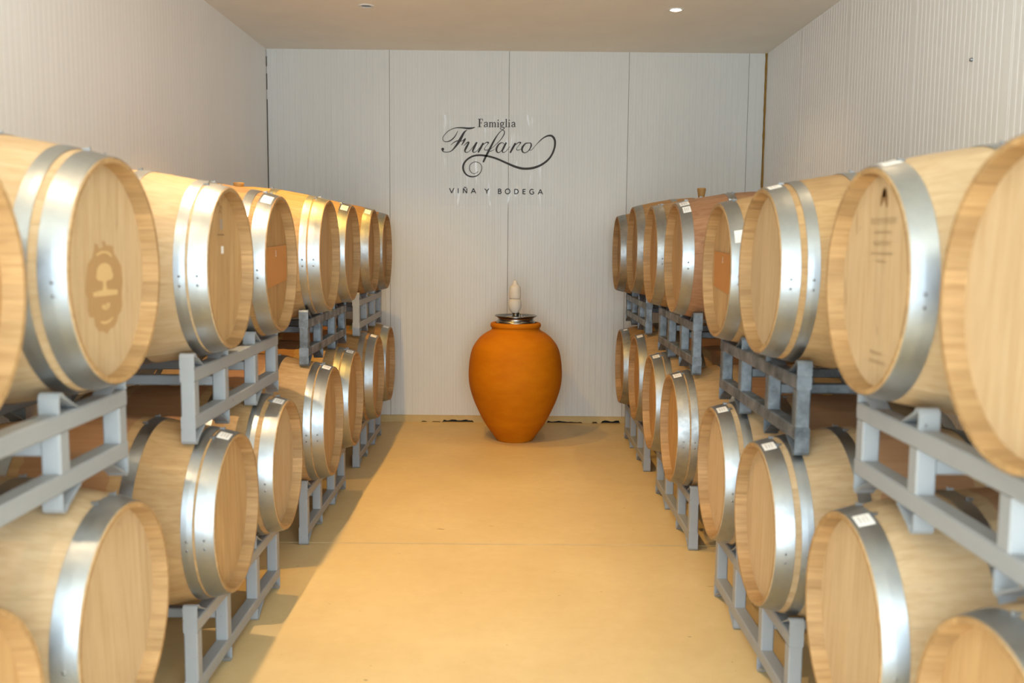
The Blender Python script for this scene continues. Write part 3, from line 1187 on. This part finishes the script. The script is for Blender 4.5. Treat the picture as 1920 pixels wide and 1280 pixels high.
# ------------------------------------------------------------------ lettering on the back wall
sign = tag(empty('wall_lettering', (-0.06, D - 0.001, 1.86)), 'black lettering and flourish on a clear film on the back wall', 'sign')


def sconv(depth):
    def f(x, y_):
        return (-0.689 + x * 0.000734 + 0.06, -depth, 2.716 + x * 0.0000064 - y_ * 0.000726 - 1.86)
    return f


fm = MB()
fcv = sconv(0.0012)
fm.face([fcv(140, 150), fcv(140, 1195), fcv(1460, 1195), fcv(1470, 150)])
obj('film', fm.mesh('film', fix=False), M['film'], sign)

LZ = [0.0018]
def letter(name, strokes, dots=(), smooth=True):
    mb_ = MB()
    for k, s_ in enumerate(strokes):
        LZ[0] = 0.0018 + 0.00004 * k
        ribbon(mb_, [(a, b, w * 1.2) for a, b, w in s_], sconv(LZ[0]), smooth)
    for (x, y_, r_) in dots:
        disc(mb_, x, y_, r_, sconv(0.0021))
    obj(name, mb_.mesh(name, fix=False), M['ink'], sign)


# script name
letter('letter_f', [
    [(176, 538, 10), (186, 566, 9), (230, 577, 6), (285, 560, 9), (338, 502, 18), (385, 430, 26), (428, 352, 16), (462, 325, 5)],
    [(552, 294, 6), (515, 303, 15), (470, 306, 17), (400, 299, 12), (320, 303, 7), (250, 335, 6), (200, 385, 6), (184, 420, 6), (196, 450, 6), (232, 458, 8), (280, 440, 11), (325, 395, 9), (357, 333, 4)],
    [(278, 497, 4), (308, 468, 7), (355, 447, 9), (400, 450, 7), (442, 422, 9), (425, 455, 15), (398, 500, 5)],
], [(184, 543, 17)])
letter('letter_u', [
    [(425, 505, 4), (462, 468, 9), (482, 468, 14), (455, 520, 20), (438, 560, 15), (452, 579, 8), (485, 568, 5), (530, 518, 5), (566, 466, 6)],
    [(576, 463, 14), (545, 520, 19), (528, 562, 14), (540, 579, 8), (570, 566, 5), (612, 520, 4)],
])
letter('letter_r', [
    [(590, 580, 14), (620, 525, 19), (648, 470, 15)],
    [(615, 535, 4), (650, 490, 6), (684, 465, 8), (706, 468, 14), (700, 482, 6), (668, 525, 4), (662, 545, 7), (678, 554, 6), (716, 540, 4)],
])
letter('letter_f', [
    [(648, 692, 16), (680, 622, 19), (722, 540, 19), (768, 450, 16), (818, 370, 8), (862, 328, 6), (888, 338, 8), (884, 375, 9), (850, 430, 7), (790, 492, 5), (730, 545, 4)],
    [(690, 556, 5), (730, 566, 6), (775, 545, 4)],
])
letter('letter_a', [
    [(890, 488, 6), (866, 468, 7), (828, 485, 13), (800, 535, 18), (806, 574, 13), (834, 578, 7), (870, 540, 5), (905, 480, 5)],
    [(912, 466, 14), (884, 520, 18), (866, 562, 14), (878, 580, 8), (910, 564, 5), (955, 510, 4)],
])
letter('letter_r', [
    [(956, 584, 14), (988, 525, 19), (1016, 472, 15)],
    [(983, 535, 4), (1020, 490, 6), (1052, 466, 8), (1074, 468, 14), (1068, 482, 6), (1036, 525, 4), (1030, 545, 7), (1046, 554, 6), (1084, 540, 4)],
])
letter('letter_o', [
    [(1170, 472, 7), (1132, 478, 11), (1095, 525, 19), (1098, 570, 14), (1130, 583, 8), (1170, 555, 8), (1196, 505, 14), (1190, 474, 10), (1166, 472, 6)],
])
letter('flourish', [
    [(1175, 553, 4), (1205, 548, 5), (1255, 490, 5), (1320, 425, 10), (1385, 390, 15), (1437, 395, 20), (1468, 450, 20), (1460, 540, 18), (1412, 640, 18), (1325, 715, 20), (1225, 755, 22), (1120, 765, 22), (1025, 745, 21),
     (920, 702, 19), (800, 650, 18), (700, 622, 18), (600, 611, 17), (515, 628, 16), (447, 678, 17), (418, 740, 19), (430, 800, 17), (470, 843, 14), (530, 858, 12), (590, 838, 9), (625, 793, 7), (631, 740, 6), (602, 700, 6),
     (552, 688, 6), (506, 712, 6), (490, 760, 6), (510, 805, 6), (552, 823, 5), (592, 796, 4)],
])
# small serif line above
def ser(x0, x1, y_=290):
    return [(x0, y_, 5), (x1, y_, 5)]
letter('letter_f', [[(604, 198, 13), (604, 290, 13)], [(584, 200, 5), (640, 200, 5)], [(638, 199, 6), (641, 224, 4)], [(604, 243, 5), (628, 243, 5)], [(627, 232, 4), (627, 254, 4)], ser(584, 625)], (), False)
for dx in (0, 314):
    letter('letter_a', [[(659, 251, 7), (664, 241, 8), (678, 235, 6), (690, 242, 9), (691, 265, 10), (692, 284, 9), (702, 288, 4)],
                        [(690, 258, 4), (672, 263, 6), (660, 274, 9), (664, 288, 7), (678, 288, 5), (691, 276, 4)]] if dx == 0 else
           [[(a + dx, b, w) for a, b, w in s_] for s_ in (
               [(659, 251, 7), (664, 241, 8), (678, 235, 6), (690, 242, 9), (691, 265, 10), (692, 284, 9), (702, 288, 4)],
               [(690, 258, 4), (672, 263, 6), (660, 274, 9), (664, 288, 7), (678, 288, 5), (691, 276, 4)])])
letter('letter_m', [[(722, 236, 10), (722, 290, 10)], [(722, 252, 4), (732, 239, 5), (744, 237, 8), (752, 248, 10), (752, 290, 10)],
                    [(752, 252, 4), (763, 239, 5), (775, 237, 8), (783, 248, 10), (783, 290, 10)],
                    [(712, 237, 4), (723, 237, 4)], ser(711, 733), ser(742, 763), ser(773, 795)], (), False)
letter('letter_i', [[(816, 237, 10), (816, 290, 10)], [(804, 238, 4), (818, 238, 4)], ser(803, 829)], [(816, 214, 7)], False)
letter('letter_g', [[(860, 236, 6), (846, 246, 9), (845, 262, 9), (860, 273, 6), (874, 263, 9), (875, 246, 9), (860, 236, 6)],
                    [(872, 243, 4), (882, 235, 5), (890, 239, 6)],
                    [(850, 271, 4), (843, 281, 6), (856, 290, 8), (876, 293, 9), (887, 303, 8), (876, 315, 6), (856, 317, 6), (842, 309, 6), (846, 296, 4), (858, 291, 4)]])
letter('letter_l', [[(909, 199, 10), (909, 290, 10)], [(897, 201, 4), (911, 201, 4)], ser(896, 922)], (), False)
letter('letter_i', [[(942, 237, 10), (942, 290, 10)], [(930, 238, 4), (944, 238, 4)], ser(929, 955)], [(942, 214, 7)], False)
# wide-spaced capitals below
W = 9
def caps(name, x0, x1, strokes, smooth=False):
    t_ = 988 + (x0 - 262) * 0.0142
    letter(name, [[(x0 + (x1 - x0) * a, t_ + 57 * b, W) for a, b in s_] for s_ in strokes], (), smooth)
def arc(cx, cy, rx, ry, a0, a1, n_=14):
    return [(cx + rx * math.cos(R(a0 + (a1 - a0) * k / n_)), cy - ry * math.sin(R(a0 + (a1 - a0) * k / n_))) for k in range(n_ + 1)]
AA = [[(0, 1), (0.5, 0)], [(0.5, 0), (1, 1)], [(0.2, 0.66), (0.8, 0.66)]]
caps('letter_v', 262, 313, [[(0, 0), (0.5, 1)], [(0.5, 1), (1, 0)]])
caps('letter_i', 358, 368, [[(0.5, 0), (0.5, 1)]])
caps('letter_n', 420, 464, [[(0.05, 1), (0.05, 0)], [(0.05, 0), (0.95, 1)], [(0.95, 1), (0.95, 0)], [(0.22, -0.12), (0.36, -0.22), (0.6, -0.13), (0.8, -0.22)]])
caps('letter_a', 512, 565, AA)
caps('letter_y', 668, 716, [[(0, 0), (0.5, 0.52)], [(1, 0), (0.5, 0.52)], [(0.5, 0.5), (0.5, 1)]])
caps('letter_b', 822, 858, [[(0.08, 0), (0.08, 1)], [(0.08, 0.04)] + arc(0.5, 0.25, 0.38, 0.21, 90, -90) + [(0.08, 0.47)], [(0.08, 0.47), (0.5, 0.47)] + arc(0.55, 0.715, 0.42, 0.245, 90, -90) + [(0.08, 0.96)]])
caps('letter_o', 905, 958, [arc(0.5, 0.5, 0.5, 0.5, 0, 360, 28)])
caps('letter_d', 1010, 1056, [[(0.07, 0), (0.07, 1)], [(0.07, 0.04), (0.35, 0.04)] + arc(0.35, 0.5, 0.6, 0.46, 90, -90) + [(0.07, 0.96)]])
caps('letter_e', 1105, 1138, [[(0.1, 0), (0.1, 1)], [(0.1, 0.05), (1, 0.05)], [(0.1, 0.48), (0.9, 0.48)], [(0.1, 0.95), (1, 0.95)]])
caps('letter_g', 1184, 1234, [arc(0.55, 0.5, 0.52, 0.5, 50, 318, 22), [(0.94, 0.86), (0.94, 0.52)], [(0.96, 0.53), (0.6, 0.53)]])
caps('letter_a', 1282, 1334, AA)
